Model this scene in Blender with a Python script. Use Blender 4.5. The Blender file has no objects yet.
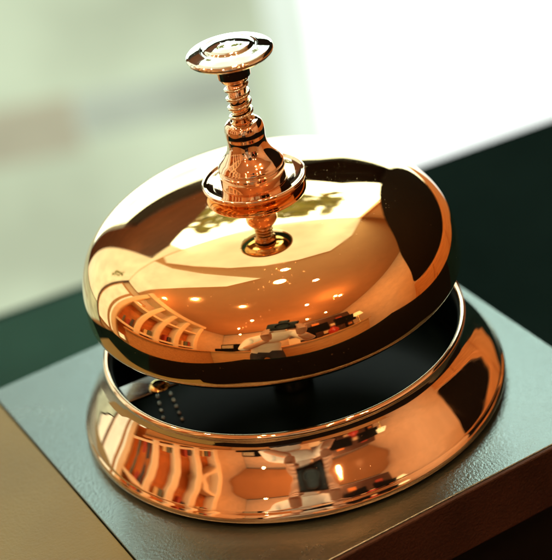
import bpy, bmesh, math, random
from mathutils import Vector, Matrix
random.seed(7)
S = bpy.context.scene
COL = S.collection
CM = 0.01
R = math.radians

# ------------------------------------------------------------------ materials
def new_mat(name):
    m = bpy.data.materials.new(name); m.use_nodes = True
    nt = m.node_tree
    return m, nt, nt.nodes['Principled BSDF']

def N(nt, typ, **kw):
    n = nt.nodes.new(typ)
    for k, v in kw.items(): setattr(n, k, v)
    return n

def noise(nt, scale, detail=4, rough=.55, src='Object'):
    tc = N(nt, 'ShaderNodeTexCoord'); n = N(nt, 'ShaderNodeTexNoise')
    n.inputs['Scale'].default_value = scale; n.inputs['Detail'].default_value = detail
    n.inputs['Roughness'].default_value = rough
    nt.links.new(tc.outputs[src], n.inputs['Vector'])
    return n

def ramp(nt, src, a, b, ca, cb):
    r = N(nt, 'ShaderNodeValToRGB')
    e = r.color_ramp.elements
    e[0].position = a; e[1].position = b
    e[0].color = ca if len(ca) == 4 else (*ca, 1); e[1].color = cb if len(cb) == 4 else (*cb, 1)
    nt.links.new(src, r.inputs['Fac'])
    return r

def bump(nt, bsdf, height, strength, dist):
    b = N(nt, 'ShaderNodeBump')
    b.inputs['Strength'].default_value = strength; b.inputs['Distance'].default_value = dist
    nt.links.new(height, b.inputs['Height']); nt.links.new(b.outputs['Normal'], bsdf.inputs['Normal'])
    return b

def metal(name, col, rough=.04, dust=.0, wob=.0, brushed=False):
    m, nt, b = new_mat(name)
    b.inputs['Metallic'].default_value = 1
    b.inputs['Base Color'].default_value = (*col, 1)
    # smudges: slow roughness variation, and fine dust specks
    n = noise(nt, 60, 5)
    r1 = ramp(nt, n.outputs['Fac'], .35, .75, (rough * .25,) * 3, (rough * 1.2,) * 3)
    sp = noise(nt, 2600, 2, .5)
    r2 = ramp(nt, sp.outputs['Fac'], .71, .77, (0, 0, 0), (dust,) * 3)
    cl = noise(nt, 45, 3)
    r3 = ramp(nt, cl.outputs['Fac'], .36, .58, (0, 0, 0), (1, 1, 1))
    mu = N(nt, 'ShaderNodeMath', operation='MULTIPLY')
    nt.links.new(r2.outputs['Color'], mu.inputs[0]); nt.links.new(r3.outputs['Color'], mu.inputs[1])
    # fingerprint-like smears: stretched bands inside soft patches
    tc = N(nt, 'ShaderNodeTexCoord'); mp = N(nt, 'ShaderNodeMapping')
    mp.inputs['Rotation'].default_value = (.4, .3, .9); mp.inputs['Scale'].default_value = (1, 7, 1)
    nt.links.new(tc.outputs['Object'], mp.inputs['Vector'])
    sm = N(nt, 'ShaderNodeTexNoise'); sm.inputs['Scale'].default_value = 55; sm.inputs['Detail'].default_value = 5
    nt.links.new(mp.outputs['Vector'], sm.inputs['Vector'])
    r4 = ramp(nt, sm.outputs['Fac'], .50, .74, (0, 0, 0), (rough * 1.3,) * 3)
    ad = N(nt, 'ShaderNodeMath', operation='ADD'); ad2 = N(nt, 'ShaderNodeMath', operation='ADD')
    nt.links.new(r1.outputs['Color'], ad.inputs[0]); nt.links.new(mu.outputs[0], ad.inputs[1])
    nt.links.new(ad.outputs[0], ad2.inputs[0]); nt.links.new(r4.outputs['Color'], ad2.inputs[1])
    nt.links.new(ad2.outputs[0], b.inputs['Roughness'])
    # faint uneven tarnish in the lacquer
    tn = noise(nt, 28, 4)
    r5 = ramp(nt, tn.outputs['Fac'], .35, .7, tuple(c * f for c, f in zip(col, (.95, .90, .84))), col)
    nt.links.new(r5.outputs['Color'], b.inputs['Base Color'])
    if wob:
        w = noise(nt, 90, 2)
        bump(nt, b, w.outputs['Fac'], wob, .001)
    return m

def paint(name, col, rough=.5, var=.15, scale=30, bstr=0, bscale=400, bdist=.0004, spec=.5, coat=0):
    m, nt, b = new_mat(name)
    n = noise(nt, scale, 6)
    lo = tuple(c * (1 - var) for c in col); hi = tuple(min(1, c * (1 + var)) for c in col)
    r = ramp(nt, n.outputs['Fac'], .3, .7, lo, hi)
    nt.links.new(r.outputs['Color'], b.inputs['Base Color'])
    b.inputs['Roughness'].default_value = rough
    b.inputs['Specular IOR Level'].default_value = spec
    b.inputs['Coat Weight'].default_value = coat
    if bstr:
        g = noise(nt, bscale, 4, .6)
        bump(nt, b, g.outputs['Fac'], bstr, bdist)
    return m

def glow(name, col, strength, var=.0, scale=3):
    m, nt, b = new_mat(name)
    n = noise(nt, scale, 3)
    lo = tuple(c * (1 - var) for c in col); hi = tuple(c * (1 + var) for c in col)
    r = ramp(nt, n.outputs['Fac'], .35, .65, lo, hi)
    b.inputs['Base Color'].default_value = (.05, .05, .05, 1)
    b.inputs['Roughness'].default_value = .3
    nt.links.new(r.outputs['Color'], b.inputs['Emission Color'])
    b.inputs['Emission Strength'].default_value = strength
    return m

def wood(name, c1, c2, scale=8, rough=.4):
    m, nt, b = new_mat(name)
    tc = N(nt, 'ShaderNodeTexCoord'); mp = N(nt, 'ShaderNodeMapping')
    mp.inputs['Scale'].default_value = (1, 8, 8)
    nt.links.new(tc.outputs['Object'], mp.inputs['Vector'])
    n = N(nt, 'ShaderNodeTexNoise'); n.inputs['Scale'].default_value = scale; n.inputs['Detail'].default_value = 6
    nt.links.new(mp.outputs['Vector'], n.inputs['Vector'])
    r = ramp(nt, n.outputs['Fac'], .3, .7, c1, c2)
    nt.links.new(r.outputs['Color'], b.inputs['Base Color'])
    b.inputs['Roughness'].default_value = rough
    return m

GOLD = metal('polished_copper_gold', (.95, .65, .33), .04, dust=.3)
GOLD_BASE = metal('polished_copper_gold_base', (.94, .74, .53), .045, dust=.2, wob=.02)
COPPER = metal('polished_copper', (.91, .71, .53), .06, dust=.2, wob=.03)
SILVERY = metal('pale_polished_brass', (.86, .89, .80), .05, dust=.2)
STEEL = metal('dull_steel', (.42, .47, .50), .28)
BRASS = metal('brass_screw', (.90, .70, .30), .15)
PLATE = paint('black_green_enamel', (.0025, .007, .0055), .35, .4, 40, spec=.03)
SLAB = paint('grained_slate_paint', (.008, .015, .016), .20, .25, 60, .2, 1500, .0006, spec=1.0)
SLAB.node_tree.nodes['Principled BSDF'].inputs['IOR'].default_value = 1.8
SLAB.node_tree.nodes['Principled BSDF'].inputs['Specular Tint'].default_value = (.80, 1.0, .98, 1)
_nt = SLAB.node_tree
_n = noise(_nt, 38, 6, .65); _r = ramp(_nt, _n.outputs['Fac'], .35, .68, (.15,) * 3, (.30,) * 3)   # rubbed and dull patches
_nt.links.new(_r.outputs['Color'], _nt.nodes['Principled BSDF'].inputs['Roughness'])
EDGE = paint('grained_brown_edge', (.030, .013, .009), .55, .3, 60, .5, 1500, .0006, spec=.3)
MAT = paint('flat_black', (.0008, .0007, .0007), .9, .3, 60, .2, 1500, .0004, spec=.05)
OLIVE = paint('olive_tan_paint', (.100, .118, .046), .6, .10, 40, .35, 1600, .0005)
RECESS = paint('black_stain', (.004, .004, .004), .6, .3, 40, spec=.2)
COUNTER = paint('dark_teal_cloth', (.0030, .0105, .0125), 1.0, .25, 12, .2, 900, spec=.0)

# ------------------------------------------------------------------ mesh helpers
def link(name, bm, mat, parent=None, smooth=True, loc=None):
    me = bpy.data.meshes.new(name); bm.to_mesh(me); bm.free()
    if smooth:
        for p in me.polygons: p.use_smooth = True
    o = bpy.data.objects.new(name, me); COL.objects.link(o)
    for m in (mat if isinstance(mat, (list, tuple)) else [mat]): me.materials.append(m)
    if parent: o.parent = parent
    if loc: o.location = loc
    return o

def empty(name, loc, rz=0):
    o = bpy.data.objects.new(name, None); COL.objects.link(o)
    o.location = loc; o.rotation_euler = (0, 0, rz); o.empty_display_size = .02
    return o

def tag(o, label=None, cat=None, group=None, kind=None):
    if label: o['label'] = label
    if cat: o['category'] = cat
    if group: o['group'] = group
    if kind: o['kind'] = kind
    return o

def rounded(pts, n=5):
    """polyline (r, z, corner_radius) -> points with every corner rounded"""
    out = []
    P = [Vector((p[0], p[1])) for p in pts]
    for i, p in enumerate(pts):
        rad = p[2] if len(p) > 2 else 0
        if i in (0, len(pts) - 1) or rad <= 0:
            out.append(P[i]); continue
        a, b, c = P[i - 1], P[i], P[i + 1]
        la, lc = (a - b).length, (c - b).length
        t = min(rad, la * .49, lc * .49)
        s, e = b + (a - b) / la * t, b + (c - b) / lc * t
        for k in range(n + 1):
            u = k / n
            out.append(s * (1 - u) ** 2 + b * 2 * u * (1 - u) + e * u * u)
    return [(v.x, v.y) for v in out]

def spline(pts, n=6):
    """Catmull-Rom through (r, z)"""
    P = [Vector(p) for p in pts]
    Q = [P[0] * 2 - P[1]] + P + [P[-1] * 2 - P[-2]]
    out = []
    for i in range(1, len(Q) - 2):
        for k in range(n):
            t = k / n
            a, b, c, d = Q[i - 1], Q[i], Q[i + 1], Q[i + 2]
            out.append(.5 * ((2 * b) + (c - a) * t + (2 * a - 5 * b + 4 * c - d) * t * t + (3 * b - a - 3 * c + d) * t ** 3))
    out.append(P[-1])
    return [(v.x, v.y) for v in out]

def lathe(prof, seg=160, unit=CM):
    bm = bmesh.new(); rings = []
    for r, z in prof:
        if r < 1e-5:
            rings.append([bm.verts.new((0, 0, z * unit))])
        else:
            rings.append([bm.verts.new((r * unit * math.cos(2 * math.pi * k / seg), r * unit * math.sin(2 * math.pi * k / seg), z * unit)) for k in range(seg)])
    for A, B in zip(rings, rings[1:]):
        for k in range(seg):
            k2 = (k + 1) % seg
            if len(A) == 1 and len(B) == 1: continue
            if len(A) == 1: bm.faces.new((A[0], B[k], B[k2]))
            elif len(B) == 1: bm.faces.new((A[k], B[0], A[k2]))
            else: bm.faces.new((A[k], B[k], B[k2], A[k2]))
    bmesh.ops.recalc_face_normals(bm, faces=bm.faces)
    return bm

def add_box(bm, c, s, bev=0, rz=0, seg=2):
    r = bmesh.ops.create_cube(bm, size=1)
    vs = r['verts']
    M = Matrix.Translation(c) @ Matrix.Rotation(rz, 4, 'Z') @ Matrix.Diagonal((s[0], s[1], s[2], 1))
    bmesh.ops.transform(bm, matrix=M, verts=vs)
    if bev:
        es = list({e for v in vs for e in v.link_edges})
        bmesh.ops.bevel(bm, geom=es, offset=bev, segments=seg, affect='EDGES', profile=.5)

def box(name, c, s, mat, parent=None, bev=0, rz=0):
    bm = bmesh.new(); add_box(bm, c, s, bev, rz)
    return link(name, bm, mat, parent, smooth=False)

def add_tube(bm, pts, rad, seg=12, closed=False):
    P = [Vector(p) for p in pts]; rings = []
    rads = rad if isinstance(rad, (list, tuple)) else [rad] * len(P)
    up = Vector((0, 0, 1)); prev = None
    for i, p in enumerate(P):
        t = (P[min(i + 1, len(P) - 1)] - P[max(i - 1, 0)]).normalized()
        if prev is None:
            a = t.cross(up) if abs(t.z) < .95 else t.cross(Vector((1, 0, 0)))
        else:
            a = prev - t * prev.dot(t)
        a.normalize(); prev = a; b = t.cross(a)
        rings.append([bm.verts.new(p + (a * math.cos(2 * math.pi * k / seg) + b * math.sin(2 * math.pi * k / seg)) * rads[i]) for k in range(seg)])
    for A, B in zip(rings, rings[1:]):
        for k in range(seg):
            bm.faces.new((A[k], A[(k + 1) % seg], B[(k + 1) % seg], B[k]))
    bm.faces.new(rings[0][::-1]); bm.faces.new(rings[-1])
    bmesh.ops.recalc_face_normals(bm, faces=bm.faces)

# ------------------------------------------------------------------ the bell
bell = empty('desk_bell', (0, 0, 0))
tag(bell, 'polished copper gold reception call bell on the grey top of a box', 'bell')

# foot ring: bead at the bottom, flaring flank, upright lip, open inside
prof = rounded([(0, .05), (4.3, .02, .05), (4.50, .02, .05)]) \
    + spline([(4.58, .05), (4.645, .13), (4.65, .22), (4.61, .31)], 4) \
    + spline([(4.585, .335), (4.555, .40), (4.45, .58), (4.31, .78), (4.16, .99), (4.03, 1.20), (3.935, 1.42), (3.905, 1.58)], 5) \
    + spline([(3.91, 1.605), (3.935, 1.64), (3.94, 1.70), (3.905, 1.745), (3.86, 1.75), (3.83, 1.715)], 4) \
    + [(3.82, 1.6), (3.82, .9), (3.82, .20)]
base = link('base', lathe(prof, 200), GOLD_BASE, bell)
link('floor_plate', lathe(rounded([(0, .24), (3.70, .24, .04), (3.815, .20, .02), (3.815, .12)])), PLATE, bell)
# black liner standing inside the foot ring
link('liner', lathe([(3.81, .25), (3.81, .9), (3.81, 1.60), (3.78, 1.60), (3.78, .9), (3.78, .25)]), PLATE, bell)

# striker strip across the opening with its brass screw
strip_dir = Vector((1.62, .10, 0)).normalized()
ang = math.atan2(.42, 1.25)
def strip_bm():
    bm = bmesh.new()
    add_box(bm, Vector((-2.35, -.62, 1.42)) * CM, Vector((2.6, .62, .09)) * CM, .0002, ang)
    return bm
bracket = link('striker_bracket', strip_bm(), STEEL, bell, smooth=False)
sc = link('screw', lathe(rounded([(0, .10), (.16, .10, .05), (.23, .03, .03), (.23, 0)]), 40), BRASS, bracket)
sc.location = Vector((-2.80, -1.0, 1.465)) * CM
bm = bmesh.new()  # beads added for the dotted light reflections on the floor plate
for k in range(5):
    t = k / 4
    for (xa, ya, xb, yb) in ((-3.02, .42, -2.90, -.72), (-2.72, .42, -2.52, -.62)):
        bmesh.ops.create_icosphere(bm, subdivisions=2, radius=.045 * CM, matrix=Matrix.Translation(Vector((xa + (xb - xa) * t, ya + (yb - ya) * t, .26)) * CM))
link('glint_beads', bm, SILVERY, bell)

# bowl
ZD, ZP, NN, MM, RB, ZB = 3.10, 5.28, 3.0, 2.8, 3.78, 2.80
up = []
for k in range(90):
    r = 4 * math.sin(math.pi / 2 * k / 89) ** (2 / NN)
    x = r / 4
    up.append((r, ZD + 2.0 * max(0, 1 - x ** NN) ** (1 / MM) + .1 * (1 - x * x) ** 2 + .08 * (1 - x * x) ** 6))
low = [(4 - (4 - RB) * (k / 10) ** 2, ZD + (ZB - ZD) * k / 10) for k in range(1, 11)]
lip = [(RB - .05, ZB - .03), (RB - .11, ZB - .01), (RB - .14, ZB + .05)]
inn = [(3.72, ZD), (3.66, 3.7), (3.3, 4.4), (2.5, 4.80), (1.2, 4.98), (0, 5.03)]
up[0] = (0, ZP)
dome = link('dome', lathe(up + low + lip + spline(inn, 5), 224), GOLD, bell)
# centre post carrying the bowl, hidden inside
link('centre_post', lathe(rounded([(0, .25), (.45, .25, .05), (.45, .6, .1), (.3, .7, .1), (.3, 5.02)]), 48), STEEL, bell)

# dish collar under the plunger housing
dish = spline([(0, 5.20), (.5, 5.20), (.80, 5.205), (.93, 5.235), (1.02, 5.29), (1.065, 5.345), (1.08, 5.39)], 5) \
    + spline([(1.075, 5.42), (1.045, 5.43), (.97, 5.385), (.82, 5.36), (.6, 5.352), (0, 5.35)], 5)
link('collar_dish', lathe(dish), COPPER, bell)

# bell-shaped plunger housing
hous = rounded([(0, 5.34), (.655, 5.34, .02), (.685, 5.37, .03), (.685, 5.66, .02), (.655, 5.68, .01), (.655, 5.71, .01), (.68, 5.73, .02), (.675, 5.765, .02)]) \
    + spline([(.655, 5.79), (.61, 5.86), (.53, 5.95), (.455, 6.06), (.412, 6.18), (.397, 6.32), (.405, 6.46), (.402, 6.57), (.375, 6.66), (.32, 6.715), (.26, 6.735)], 6) + [(.2, 6.73), (0, 6.73)]
housing = link('plunger_housing', lathe(hous, 96), COPPER, bell)
link('plunger_rod', lathe([(.0, 6.6), (.19, 6.6), (.19, 7.75), (0, 7.75)], 48), COPPER, bell)
bm = bmesh.new()
turns, z0, z1 = 4.6, 6.74, 7.66
pts = []
for k in range(int(turns * 28) + 1):
    a = 2 * math.pi * k / 28
    pts.append(Vector((.225 * math.cos(a), .225 * math.sin(a), z0 + (z1 - z0) * k / (turns * 28))) * CM)
add_tube(bm, pts, .036 * CM, 10)
link('spring', bm, SILVERY, bell)
link('button_collar', lathe(rounded([(0, 7.62), (.27, 7.62, .03), (.315, 7.70, .03), (.335, 7.72, .02), (.35, 8.03, .02), (.33, 8.10, .02), (0, 8.10)]), 64), COPPER, bell)
knob = spline([(0, 8.08), (.34, 8.085), (.60, 8.10), (.80, 8.14), (.862, 8.18), (.875, 8.215)], 5) \
    + spline([(.868, 8.25), (.82, 8.285), (.70, 8.325), (.58, 8.355)], 5) + spline([(.555, 8.35), (.53, 8.34), (.50, 8.35), (.44, 8.395), (.30, 8.44), (.15, 8.462), (0, 8.47)], 5)
link('button', lathe(knob, 128), SILVERY, bell)

# ------------------------------------------------------------------ the box it stands on
YAW = R(24.5)
bx = empty('display_box', (0, 0, -.07), YAW)
tag(bx, 'square box with grained grey top and brown front edge under the bell', 'box')
X0, X1, Y0, Y1, T = -5.40, 5.13, -5.33, 4.97, 1.457
cx, cy, sx, sy = (X0 + X1) / 2, (Y0 + Y1) / 2, X1 - X0, Y1 - Y0
box('top_board', Vector((cx + .03, cy, 7 - T / 2)) * CM, Vector((sx - .06, sy, T)) * CM, SLAB, bx, .00025)
box('edge_band', Vector((cx + .03, Y0 - .04, 7 - T / 2 - .008)) * CM, Vector((sx - .06, .10, T - .016)) * CM, EDGE, bx, .0004)
box('side_panel', Vector((X0 + .5, cy + .3, 2.7)) * CM, Vector((.8, sy - .8, 5.4)) * CM, SLAB, bx, .0004)
box('side_panel', Vector((X1 - .5, cy + .3, 2.7)) * CM, Vector((.8, sy - .8, 5.4)) * CM, SLAB, bx, .0004)
box('back_panel', Vector((cx, Y1 - .5, 2.7)) * CM, Vector((sx - 2.0, .8, 5.4)) * CM, SLAB, bx, .0004)
ob = empty('wooden_box', (0, 0, -.07), YAW)
tag(ob, 'olive tan box butted against the left side of the grey box', 'box')
box('lid', Vector((X0 - 1.13, 1.05, 5.97)) * CM, Vector((2.34, 8.7, 2.0)) * CM, OLIVE, ob, .0003)
box('case', Vector((X0 - 1.19, 1.05, 2.47)) * CM, Vector((2.24, 8.5, 4.92)) * CM, OLIVE, ob, .0003)
dr = box('drawer_front', Vector((cx + .1, Y0 + 1.2, 2.75)) * CM, Vector((sx - 2.2, .8, 5.2)) * CM, RECESS, bx, .0008)

# ------------------------------------------------------------------ dark counter
ct = empty('counter', (0, 0, -.07), R(17.4))
tag(ct, 'dark teal counter top under the box', 'counter')
box('counter_top', (0.02, -.072, -.02), (.62, .54, .04), COUNTER, ct, .002)
box('counter_body', (0.02, -.08, -.485), (.56, .46, .89), RECESS, ct, .002)

SHEEN = paint('teal_sheen', (.012, .054, .056), .8, .25, 14, .2, 700, spec=.03)  # lighter teal pad, paints the window's sheen onto the counter
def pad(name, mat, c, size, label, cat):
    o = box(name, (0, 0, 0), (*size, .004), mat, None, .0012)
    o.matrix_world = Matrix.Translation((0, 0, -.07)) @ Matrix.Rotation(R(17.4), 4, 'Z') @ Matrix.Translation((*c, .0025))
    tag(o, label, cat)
pad('counter_sheen_pad', SHEEN, (-.035, .112), (.13, .15), 'teal pad standing in for window sheen on the dark counter', 'sheen_pad')
pad('dark_mat', MAT, (.02, -.14), (.60, .34), 'black mat added at the front to darken the lower dome reflection', 'mat')  # added dark sheet, blackens the counter as mirrored in the dome

# ------------------------------------------------------------------ surroundings seen blurred and in the reflections
FZ, CZ = -1.0, 1.9
WALLM = paint('warm_cream_plaster', (.74, .62, .47), .7, .08, 4)
CEILM = paint('ceiling_plaster', (.66, .40, .21), .75, .05, 3)
FLOORM = wood('oak_floor', (.26, .12, .045), (.42, .21, .08), 3, .35)
OAK = wood('honey_oak', (.42, .20, .07), (.60, .32, .12), 5, .35)
DARKWOOD = wood('dark_brown_wood', (.035, .015, .010), (.085, .038, .026), 6, .4)
BLACKW = wood('black_wood', (.0012, .001, .001), (.003, .0025, .0025), 6, .85)
BLACKW.node_tree.nodes['Principled BSDF'].inputs['Specular IOR Level'].default_value = .15
CREAMP = paint('cream_paint', (.80, .68, .46), .45, .06, 6)
def sbox(name, c, s, mat):
    return tag(box(name, c, s, mat), kind='structure')
sbox('floor', (0, -.8, FZ - .05), (5.2, 5.6, .1), FLOORM)
sbox('ceiling', (0, -.8, CZ + .05), (4.8, 5.06, .1), CEILM)
sbox('wall_back', (0, -3.45, .45), (5.0, .1, 2.88), WALLM)
sbox('wall_left', (-2.40, -.8, .45), (.1, 5.1, 2.88), WALLM)
sbox('wall_right', (2.40, -.8, .45), (.1, 5.1, 2.88), WALLM)

PANE = glow('daylight_pane', (.78, 1.0, .86), 5.0, .5, 2.2)
PANE_UP = glow('daylight_upper_pane', (.82, 1.0, .90), 8.5, .10, 2.5)
PANE_CREAM = glow('hazy_cream_pane', (1.0, .98, .74), 1.25, .12, 2.5)
GREENS = glow('sunlit_leaves', (.34, .40, .06), .55, .6, 14)
FROST_W = glow('frosted_white_pane', (.92, 1.0, .96), 1.6, .05, 4)
SOFT_EDGE = glow('soft_edge_glow', (.80, .95, .82), 1.0, .05, 4)  # in-between glow for an added strip that softens the bright pane's edge
FROST = glow('frosted_green_pane', (.60, .74, .52), .92, .22, 3)
RAIL_SHADE_B = glow('tan_rail_shade', (.45, .47, .33), .92, .2, 5)  # glowing strips, dimmed to paint a rail's shade through the frosted glass
RAIL_SHADE_G = glow('grey_green_rail_shade', (.43, .53, .42), .92, .2, 5)
sbox('wall_window', (1.67, 1.68, .45), (1.46, .1, 2.88), WALLM)
wn = empty('window', (0, 1.6, FZ))
tag(wn, 'wide bright daylight window with frosted pale green panel behind the bell', 'window')
H = CZ - FZ
def wpoly(name, pts, y0, y1, mat):
    """outline (x, z) in the window plane, given a thickness from y0 to y1"""
    bm = bmesh.new()
    a = [bm.verts.new((x, y0, z - FZ)) for x, z in pts]; b = [bm.verts.new((x, y1, z - FZ)) for x, z in pts]
    bm.faces.new(a); bm.faces.new(b[::-1])
    for i in range(len(pts)):
        j = (i + 1) % len(pts); bm.faces.new((a[j], a[i], b[i], b[j]))
    bmesh.ops.recalc_face_normals(bm, faces=bm.faces)
    return link(name, bm, mat, wn, smooth=False)
box('frame', (2.30, .02, H / 2), (.05, .08, H - .01), DARKWOOD, wn)
box('frame', (-2.30, .02, H / 2), (.05, .08, H - .01), DARKWOOD, wn)
box('pane', (.44, .06, 1.06), (.86, .02, 1.00), PANE, wn)
box('frosted_panel', (.465, .055, .275), (.83, .02, .55), FROST_W, wn)
box('frame', (.90, .02, 1.45), (.05, .08, 2.86), OAK, wn)
box('pane', (-.35, .06, 1.13), (.74, .02, .86), PANE, wn)
box('pane', (-1.50, .06, 1.82), (1.54, .02, 2.24), PANE_CREAM, wn)
box('frosted_panel', (-1.125, .05, .335), (2.36, .02, .66), FROST, wn)
box('frosted_panel', (.075, .045, .30), (.05, .02, .60), SOFT_EDGE, wn)
box('rail_shade', (-.74, .036, .322), (1.09, .012, .075), RAIL_SHADE_B, wn, .004)
box('rail_shade', (-.09, .036, .330), (.21, .012, .055), RAIL_SHADE_G, wn, .004)
box('upper_pane', (-.35, .06, 2.365), (.74, .02, 1.15), PANE_UP, wn)
box('upper_pane', (.455, .06, 2.365), (.83, .02, 1.15), PANE_UP, wn)
# dark timber: post, raking brace and the transom bar
wpoly('timber_post', [(-.71, -.30), (-.95, -.30), (-.99, 1.15), (-1.03, 1.62), (-.68, 1.50), (-.36, 1.20), (-.20, .98), (-.13, .86), (-.13, .73), (-.30, .76), (-.64, .745), (-.70, .40)], -.10, .03, DARKWOOD)
wpoly('transom', [(.13, .66), (.36, .48), (.74, .43), (.86, .58), (.80, .78), (.42, .98), (.13, .90)], -.08, .03, BLACKW)
wpoly('transom', [(-.12, .745), (.12, .72), (.12, .85), (-.12, .85)], -.04, .03, BLACKW)
def leaves(x0, x1, z0, z1, n):
    bm = bmesh.new()
    for k in range(n):
        c = Vector((random.uniform(x0, x1), random.uniform(-.02, .03), random.uniform(z0, z1) - FZ))
        q = Matrix.Rotation(random.uniform(0, 6.28), 4, 'Y') @ Matrix.Rotation(random.uniform(-.7, .7), 4, 'X')
        L, W = random.uniform(.05, .11), random.uniform(.02, .04)
        vs = [bm.verts.new(c + q @ Vector(v)) for v in ((-L, 0, 0), (0, .008, W), (L, 0, 0), (0, .008, -W))]
        bm.faces.new(vs)
    return bm
link('foliage', leaves(.10, .52, 1.22, 1.72, 150), GREENS, wn, smooth=False)
link('foliage', leaves(-.46, -.10, 1.12, 1.58, 110), GREENS, wn, smooth=False)
link('foliage', leaves(-1.88, -1.72, 1.02, 1.48, 26), GREENS, wn, smooth=False)

lw = empty('side_window', (-2.32, .95, FZ))
tag(lw, 'hazy cream side window on the left wall by the timber post', 'window')
box('frame', (0, 0, 1.4), (.05, 1.28, 2.4), OAK, lw, .004)
for y in (-.31, .31): box('pane', (.03, y, 1.4), (.03, .50, 2.2), PANE_CREAM, lw)

# added glowing panels standing in for the daylit cream ceiling
sk = empty('ceiling_glow', (0, 0, CZ - .03))
tag(sk, 'pale cream glowing panels added for the daylit ceiling by the window', 'ceiling_glow')
def glow_pane(pts):
    bm = bmesh.new(); f = bm.faces.new([bm.verts.new((x, y, 0)) for x, y in pts])
    r = bmesh.ops.extrude_face_region(bm, geom=[f]); bmesh.ops.translate(bm, verts=[v for v in r['geom'] if isinstance(v, bmesh.types.BMVert)], vec=(0, 0, .02))
    bmesh.ops.recalc_face_normals(bm, faces=bm.faces)
    return link('pane', bm, PANE_CREAM, sk, smooth=False)
glow_pane([(.90, 1.60), (-.98, 1.60), (-.98, 1.40), (-.68, 1.07), (-.35, .79), (-.05, .66), (.25, .65), (.56, .74), (.78, 1.08)])
glow_pane([(-1.16, 1.60), (-2.28, 1.60), (-2.28, .98), (-1.75, .83), (-.85, .44), (-.48, .27), (-.12, .32), (-.30, .48), (-.62, .78), (-.95, 1.18)])

# sideboard with a black cupboard on it, to the right
rz = math.atan2(-1.4, 1.0)
sb = empty('sideboard', (1.32, .62, FZ), rz)
tag(sb, 'honey oak sideboard under the black cupboard on the right', 'sideboard')
box('carcass', (-.1, 0, .49), (1.98, .42, .98), OAK, sb, .006)
for x in (-.56, 0, .56):
    d = box('door', (x, -.218, .50), (.53, .016, .86), OAK, sb, .004)
    box('handle', (x + .2, -.232, .6), (.012, .014, .12), BRASS, d)
cb = empty('cupboard', (1.32, .62, FZ + .98), rz)
tag(cb, 'black cupboard standing on the oak sideboard', 'cupboard')
bm = bmesh.new(); prof2 = spline([(.45, .02), (.74, .04), (.86, .12), (.80, .34), (.62, .72), (.35, 1.02), (-.05, 1.16), (-.55, 1.18), (-.92, .92), (-1.05, .45), (-1.0, .10), (-.80, .02)], 4)
a = [bm.verts.new((x, -.2, z)) for x, z in prof2]; b = [bm.verts.new((x, .2, z)) for x, z in prof2]
bm.faces.new(a); bm.faces.new(b[::-1])
for i in range(len(a)): bm.faces.new((a[i], b[i], b[(i + 1) % len(a)], a[(i + 1) % len(a)]))
bmesh.ops.recalc_face_normals(bm, faces=bm.faces)
link('carcass', bm, BLACKW, cb, smooth=False)

# oak reception desk running round behind the camera
dk = empty('reception_desk', (0, -1.55, FZ))
tag(dk, 'long honey oak reception desk facing the bell', 'desk')
box('front', (0, 0, .47), (2.9, .5, .94), OAK, dk, .004)
box('top', (0, 0, .96), (3.0, .58, .035), OAK, dk, .006)
box('return_front', (-1.30, .97, .47), (.3, 1.43, .94), OAK, dk, .004)
box('return_top', (-1.30, 1.0, .96), (.38, 1.41, .035), OAK, dk, .006)

def desk_thing(name, x, y, label, cat, rz=0):
    e = empty(name, (x, y, FZ + .979), rz); tag(e, label, cat); return e
REDP = paint('red_glaze', (.45, .03, .02), .25, .2, 10)
for x, y, rz, lb_ in ((.42, -1.48, .35, 'black monitor on the oak desk beside the person'), (1.02, -1.42, -.2, 'black monitor on the oak desk next to the red vase')):
    m_ = desk_thing('monitor', x, y, lb_, 'monitor', rz)
    box('screen', (0, 0, .40), (.52, .04, .34), BLACKW, m_, .008)
    box('stand', (0, -.03, .13), (.06, .03, .24), BLACKW, m_, .004)
    box('foot', (0, -.02, .008), (.24, .17, .014), BLACKW, m_, .004)
v_ = desk_thing('vase', .74, -1.45, 'round red vase between the two monitors', 'vase')
link('vase_body', lathe(spline([(0, 0), (6, .3), (9.5, 8), (8, 17), (4.2, 24), (5.5, 29)], 5) + [(5, 29), (3.6, 24), (0, 22)], 48), REDP, v_)
for x, lb_ in ((-.46, 'tall brass desk lamp left of the person on the oak desk'), (1.34, 'brass desk lamp at the right end of the oak desk')):
    l_ = desk_thing('desk_lamp', x, -1.45, lb_, 'lamp')
    link('lamp_stem', lathe(rounded([(0, 0), (8, 0, .5), (8, 1.5, .5), (1.2, 2.5, .5), (1.0, 42), (0, 42)]), 32), BRASS, l_)
    link('lamp_shade', lathe([(12, 36), (12.3, 36), (8.3, 54), (8, 54), (12, 36)], 48), glow('lit_lamp_shade', (1, .72, .36), 1.6, .1, 8), l_)
r_ = desk_thing('cash_register', -.82, -1.46, 'black cash register with cream keys on the oak desk', 'cash register', .3)
box('drawer', (0, 0, .06), (.42, .40, .12), BLACKW, r_, .006)
box('housing', (0, -.05, .22), (.38, .28, .20), BLACKW, r_, .02)
for k in range(4): box('key_row', (0, .10, .15 + .035 * k), (.26, .02, .022), CREAMP, r_, .003)
for x, h, mt_, lb_ in ((.13, .22, CREAMP, 'cream carton on the desk near the person'), (-.25, .30, BLACKW, 'black box file on the desk near the person')):
    c_ = desk_thing('carton', x, -1.52, lb_, 'carton', .1)
    box('carton_body', (0, 0, h / 2), (.16, .16, h), mt_, c_, .004); box('carton_lid', (0, 0, h + .012), (.17, .17, .022), mt_, c_, .004)

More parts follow.
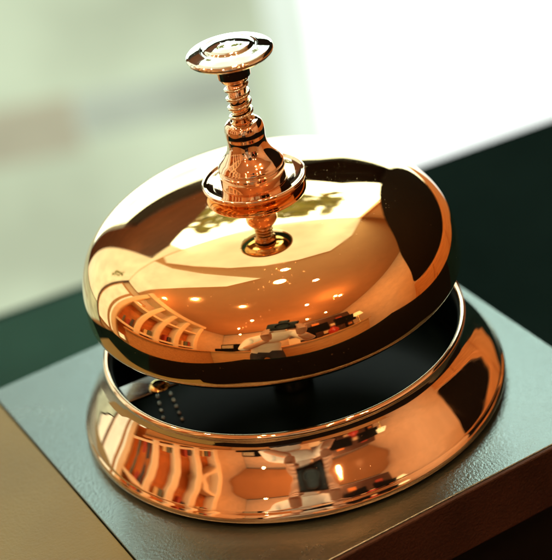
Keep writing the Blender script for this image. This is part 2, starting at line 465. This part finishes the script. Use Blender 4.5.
# shelf unit with cream uprights at the left
sh = empty('shelf_unit', (-1.75, -.45, FZ), R(84))
tag(sh, 'cream painted shelf unit with amber bays behind the desk on the left', 'shelf')
AMBER = paint('amber_panel', (.62, .22, .05), .5, .3, 5)
box('back_board', (0, .16, 1.35), (1.9, .02, 1.5), AMBER, sh)
for x in (-.95, -.42, .02, .42, .95): box('upright', (x, 0, 1.22), (.13, .30, 2.44), CREAMP, sh, .02)
for z in (1.06, 1.95): box('shelf_board', (0, .005, z), (1.86, .285, .08), CREAMP, sh, .01)
box('header', (0, -.01, 2.52), (2.05, .34, .16), CREAMP, sh, .02)
BOOK = [paint('book_cover', c, .5, .2, 20) for c in ((.35, .05, .03), (.10, .13, .10), (.65, .5, .25), (.05, .05, .06))]
for k, x in enumerate((-.80, -.72, -.62, -.28, -.20, .16, .24, .55, .63, .74)):
    z = 1.10
    h = random.uniform(.16, .3)
    b = box('book', (0, 0, 0), (random.uniform(.03, .09), .18, h), BOOK[k % 4], None, .003)
    b.matrix_world = Matrix.Translation((-1.75, -.45, FZ)) @ Matrix.Rotation(R(84), 4, 'Z') @ Matrix.Translation((x, 0, z + h / 2 + .003))
    tag(b, 'upright book in an amber bay of the cream shelf unit', 'book', 'books on the cream shelves')

# dark display cabinet against the back wall
dc = empty('display_cabinet', (.95, -2.45, FZ))
tag(dc, 'dark brown display cabinet with pale boxes behind the oak desk', 'cabinet')
box('carcass', (0, .1, 1.35), (1.7, .3, 1.7), DARKWOOD, dc, .01)
box('plinth', (0, .0, .24), (1.8, .5, .46), DARKWOOD, dc, .01)
for k in range(7):
    box('shelf_front', (-.66 + k * .22, .275, 1.15 + (k % 3) * .36), (.18, .05, random.uniform(.12, .26)), [CREAMP, BOOK[0], AMBER, CREAMP][k % 4], dc, .004)

# ------------------------------------------------------------------ the photographer mirrored in the foot ring
SKIN = paint('skin', (.62, .34, .22), .5, .08, 30)
SHIRT = paint('white_shirt', (.78, .77, .72), .8, .06, 20)
TROUSER = paint('dark_trousers', (.03, .03, .04), .8, .2, 20)
HAIR = paint('brown_hair', (.05, .028, .015), .6, .3, 60)
CAMB = paint('black_camera_shell', (.012, .012, .013), .45, .2, 80)
def skinned(name, verts, edges, radii, mat, parent=None, root=0, sub=2):
    me = bpy.data.meshes.new(name); me.from_pydata(verts, edges, [])
    o = bpy.data.objects.new(name, me); COL.objects.link(o)
    sk_ = o.modifiers.new('skin', 'SKIN'); sk_.use_smooth_shade = True
    sv = me.skin_vertices[0].data
    for i, r in enumerate(radii):
        sv[i].radius = r if isinstance(r, tuple) else (r, r); sv[i].use_root = (i == root)
    sd = o.modifiers.new('sub', 'SUBSURF'); sd.levels = sub; sd.render_levels = sub
    dg = bpy.context.evaluated_depsgraph_get(); dg.update()
    m2 = bpy.data.meshes.new_from_object(o.evaluated_get(dg))
    bpy.data.objects.remove(o)
    n = bpy.data.objects.new(name, m2); COL.objects.link(n); m2.materials.clear(); m2.materials.append(mat)
    for p_ in m2.polygons: p_.use_smooth = True
    if parent: n.parent = parent
    return n
PB = (0, -.98, FZ)           # stands before the desk, bending forward to the viewfinder
pe = empty('person', PB)
tag(pe, 'person in white shirt and dark trousers bending to hold a black camera', 'person')
def L(x, y, z): return (x - PB[0], y - PB[1], z - PB[2])
V = [L(-.20, -1.02, -.12), L(-.18, -.95, .02), L(-.14, -.86, .17), L(-.10, -.78, .28), L(-.075, -.735, .34), L(-.06, -.70, .39), L(-.05, -.675, .45), L(-.05, -.685, .50),      # pelvis..skull
     L(-.28, -.82, .27), L(-.32, -.74, .03), L(-.085, -.52, .145), L(.07, -.79, .275), L(.17, -.70, .04), L(.085, -.52, .145),                           # arms to the wrists
     L(-.30, -1.0, -.16), L(-.30, -.93, -.55), L(-.29, -1.02, -.93), L(-.30, -.90, -.965), L(-.10, -1.0, -.16), L(-.06, -.93, -.55), L(-.05, -1.02, -.93), L(-.04, -.90, -.965)]
E_ = [(0, 1), (1, 2), (2, 3), (3, 4), (4, 5), (5, 6), (6, 7), (3, 8), (8, 9), (9, 10), (3, 11), (11, 12), (12, 13), (0, 14), (14, 15), (15, 16), (16, 17), (0, 18), (18, 19), (19, 20), (20, 21)]
RR = [(.15, .11), (.14, .10), (.16, .11), (.13, .09), .055, .07, (.078, .095), .06, .065, .045, .03, .065, .045, .03, .085, .06, .042, .035, .085, .06, .042, .035]
body = skinned('body', V, E_, RR, SHIRT, pe)
me = body.data; me.materials.append(TROUSER); me.materials.append(SKIN)
for p_ in me.polygons:
    c = p_.center
    if c.z < .93: p_.material_index = 1
    if c.z > 1.36 and c.y > .20 and abs(c.x + .05) < .12: p_.material_index = 2
    if c.y > .33: p_.material_index = 2
skinned('hair', [L(-.05, -.675, .49), L(-.05, -.72, .50), L(-.05, -.70, .505), L(-.05, -.745, .44)], [(0, 1), (1, 2), (1, 3)], [(.078, .06), .085, .08, .07], HAIR, pe)
for s in (-1, 1):
    hv, he, hr = [L(s * .085, -.52, .145), L(s * .080, -.465, .185)], [(0, 1)], [.026, .030]
    for k in range(4):
        i = len(hv)
        hv += [L(s * (.088 - .002 * k), -.43 + .012 * k, .245 - .019 * k), L(s * .070, -.405 + .004 * k, .25 - .02 * k), L(s * .050, -.402 + .004 * k, .25 - .02 * k)]
        he += [(1, i), (i, i + 1), (i + 1, i + 2)]; hr += [.0095, .009, .008]
    i = len(hv); hv += [L(s * .07, -.475, .235), L(s * .045, -.475, .25)]; he += [(1, i), (i, i + 1)]; hr += [.012, .010]
    skinned('hand', hv, he, hr, SKIN, pe)
for s in (-1, 1):
    o = link('eye', lathe([(0, -1), (.7, -.7), (1, 0), (.7, .7), (0, 1)], 16, .007), BLACKW, pe); o.location = L(s * .03 - .05, -.600, .455)
    box('eyebrow', L(s * .032 - .05, -.600, .474), (.028, .008, .006), HAIR, pe)
box('mouth', L(-.05, -.606, .405), (.034, .006, .006), BOOK[0], pe, .002)
link('nose', lathe([(0, -.02), (.012, -.012), (.010, .01), (0, .025)], 12, 1), SKIN, pe).location = L(-.05, -.59, .435)

fwv = Vector((0, .85353806, -.52103049)); rtv = Vector((.9818278, -.09887805, -.16197934)); upv = Vector((.18977401, .51156222, .8380274))
kc = Vector((0, -.32138, .22118)) - fwv * .012
pc = bpy.data.objects.new('photo_camera', None); COL.objects.link(pc)
Mx = Matrix((rtv, upv, -fwv)).transposed().to_4x4(); Mx.translation = kc; pc.matrix_world = Mx
tag(pc, 'black camera held up by the person in the white shirt', 'camera')
lb = link('lens', lathe(rounded([(0, .02), (.024, .02, .002), (.026, 0, .002), (.033, 0, .002), (.034, .05, .003), (.036, .055, .002), (.036, .085, .002), (.03, .09)]), 64, 1), CAMB, pc)
bm = bmesh.new(); add_box(bm, (0, -.005, .115), (.14, .095, .06), .012); link('body', bm, CAMB, pc, smooth=False)
bm = bmesh.new(); add_box(bm, (0, .055, .118), (.05, .035, .05), .01); link('finder', bm, CAMB, pc, smooth=False)

# ---------------------------------------------------------------- lamps
def downlight(x, y, p, col=(1, .46, .19)):
    l = bpy.data.lights.new('ceiling_lamp', 'AREA'); l.shape = 'DISK'; l.size = .06; l.energy = p; l.color = col
    o = bpy.data.objects.new('ceiling_lamp', l); COL.objects.link(o); o.location = (x, y, CZ - .012); return o
downlight(.06, .10, 14).data.size = .11  # wider lamp added overhead for an orange glow in front of the base
for x, y in ((.12, .44), (.48, -.1), (-1.03, .05), (-1.6, .35), (-.5, -.6), (.5, -1.2), (-.6, -1.6), (1.2, -1.1), (-1.2, -2.3), (0, -2.5), (1.3, -2.4)):
    downlight(x, y, 7)
def bulb(x, y, z, p, r=.025, col=(1, .44, .17)):
    l = bpy.data.lights.new('warm_lamp', 'POINT'); l.energy = p; l.color = col; l.shadow_soft_size = r
    o = bpy.data.objects.new('warm_lamp', l); COL.objects.link(o); o.location = (x, y, z)
for a in ((-1.0, -2.1, 1.15), (.55, -1.95, 1.35), (.9, -.9, 1.6), (-.3, -2.6, 1.1)):
    bulb(*a, 9)

w = bpy.data.worlds.new('World'); S.world = w; w.use_nodes = True
w.node_tree.nodes['Background'].inputs['Color'].default_value = (.9, .75, .5, 1)
w.node_tree.nodes['Background'].inputs['Strength'].default_value = .05

# ---------------------------------------------------------------- camera
cd = bpy.data.cameras.new('camera'); cam = bpy.data.objects.new('camera', cd); COL.objects.link(cam)
fw = Vector((0, .85353806, -.52103049)); rt = Vector((.9818278, -.09887805, -.16197934)); u = Vector((.18977401, .51156222, .8380274))
M = Matrix((rt, u, -fw)).transposed().to_4x4(); M.translation = Vector((0, -.32138, .22118))
cam.matrix_world = M
cd.sensor_fit = 'VERTICAL'; cd.sensor_height = 36; cd.lens = 1764.4 / 560 * 36
cd.shift_x = -(276.65 - 276) / 560; cd.shift_y = (296.35 - 280) / 560
cd.clip_start = .02; cd.clip_end = 50
cd.dof.use_dof = True; cd.dof.focus_distance = .352; cd.dof.aperture_fstop = (cd.lens / 1000) / .0080
S.camera = cam

S.render.engine = 'CYCLES'
S.cycles.use_denoising = True
S.cycles.max_bounces = 8; S.cycles.glossy_bounces = 6; S.cycles.diffuse_bounces = 4
S.cycles.blur_glossy = .3; S.cycles.sample_clamp_indirect = 6
S.view_settings.view_transform = 'Standard'; S.view_settings.look = 'None'
S.view_settings.exposure = 0; S.view_settings.gamma = 1
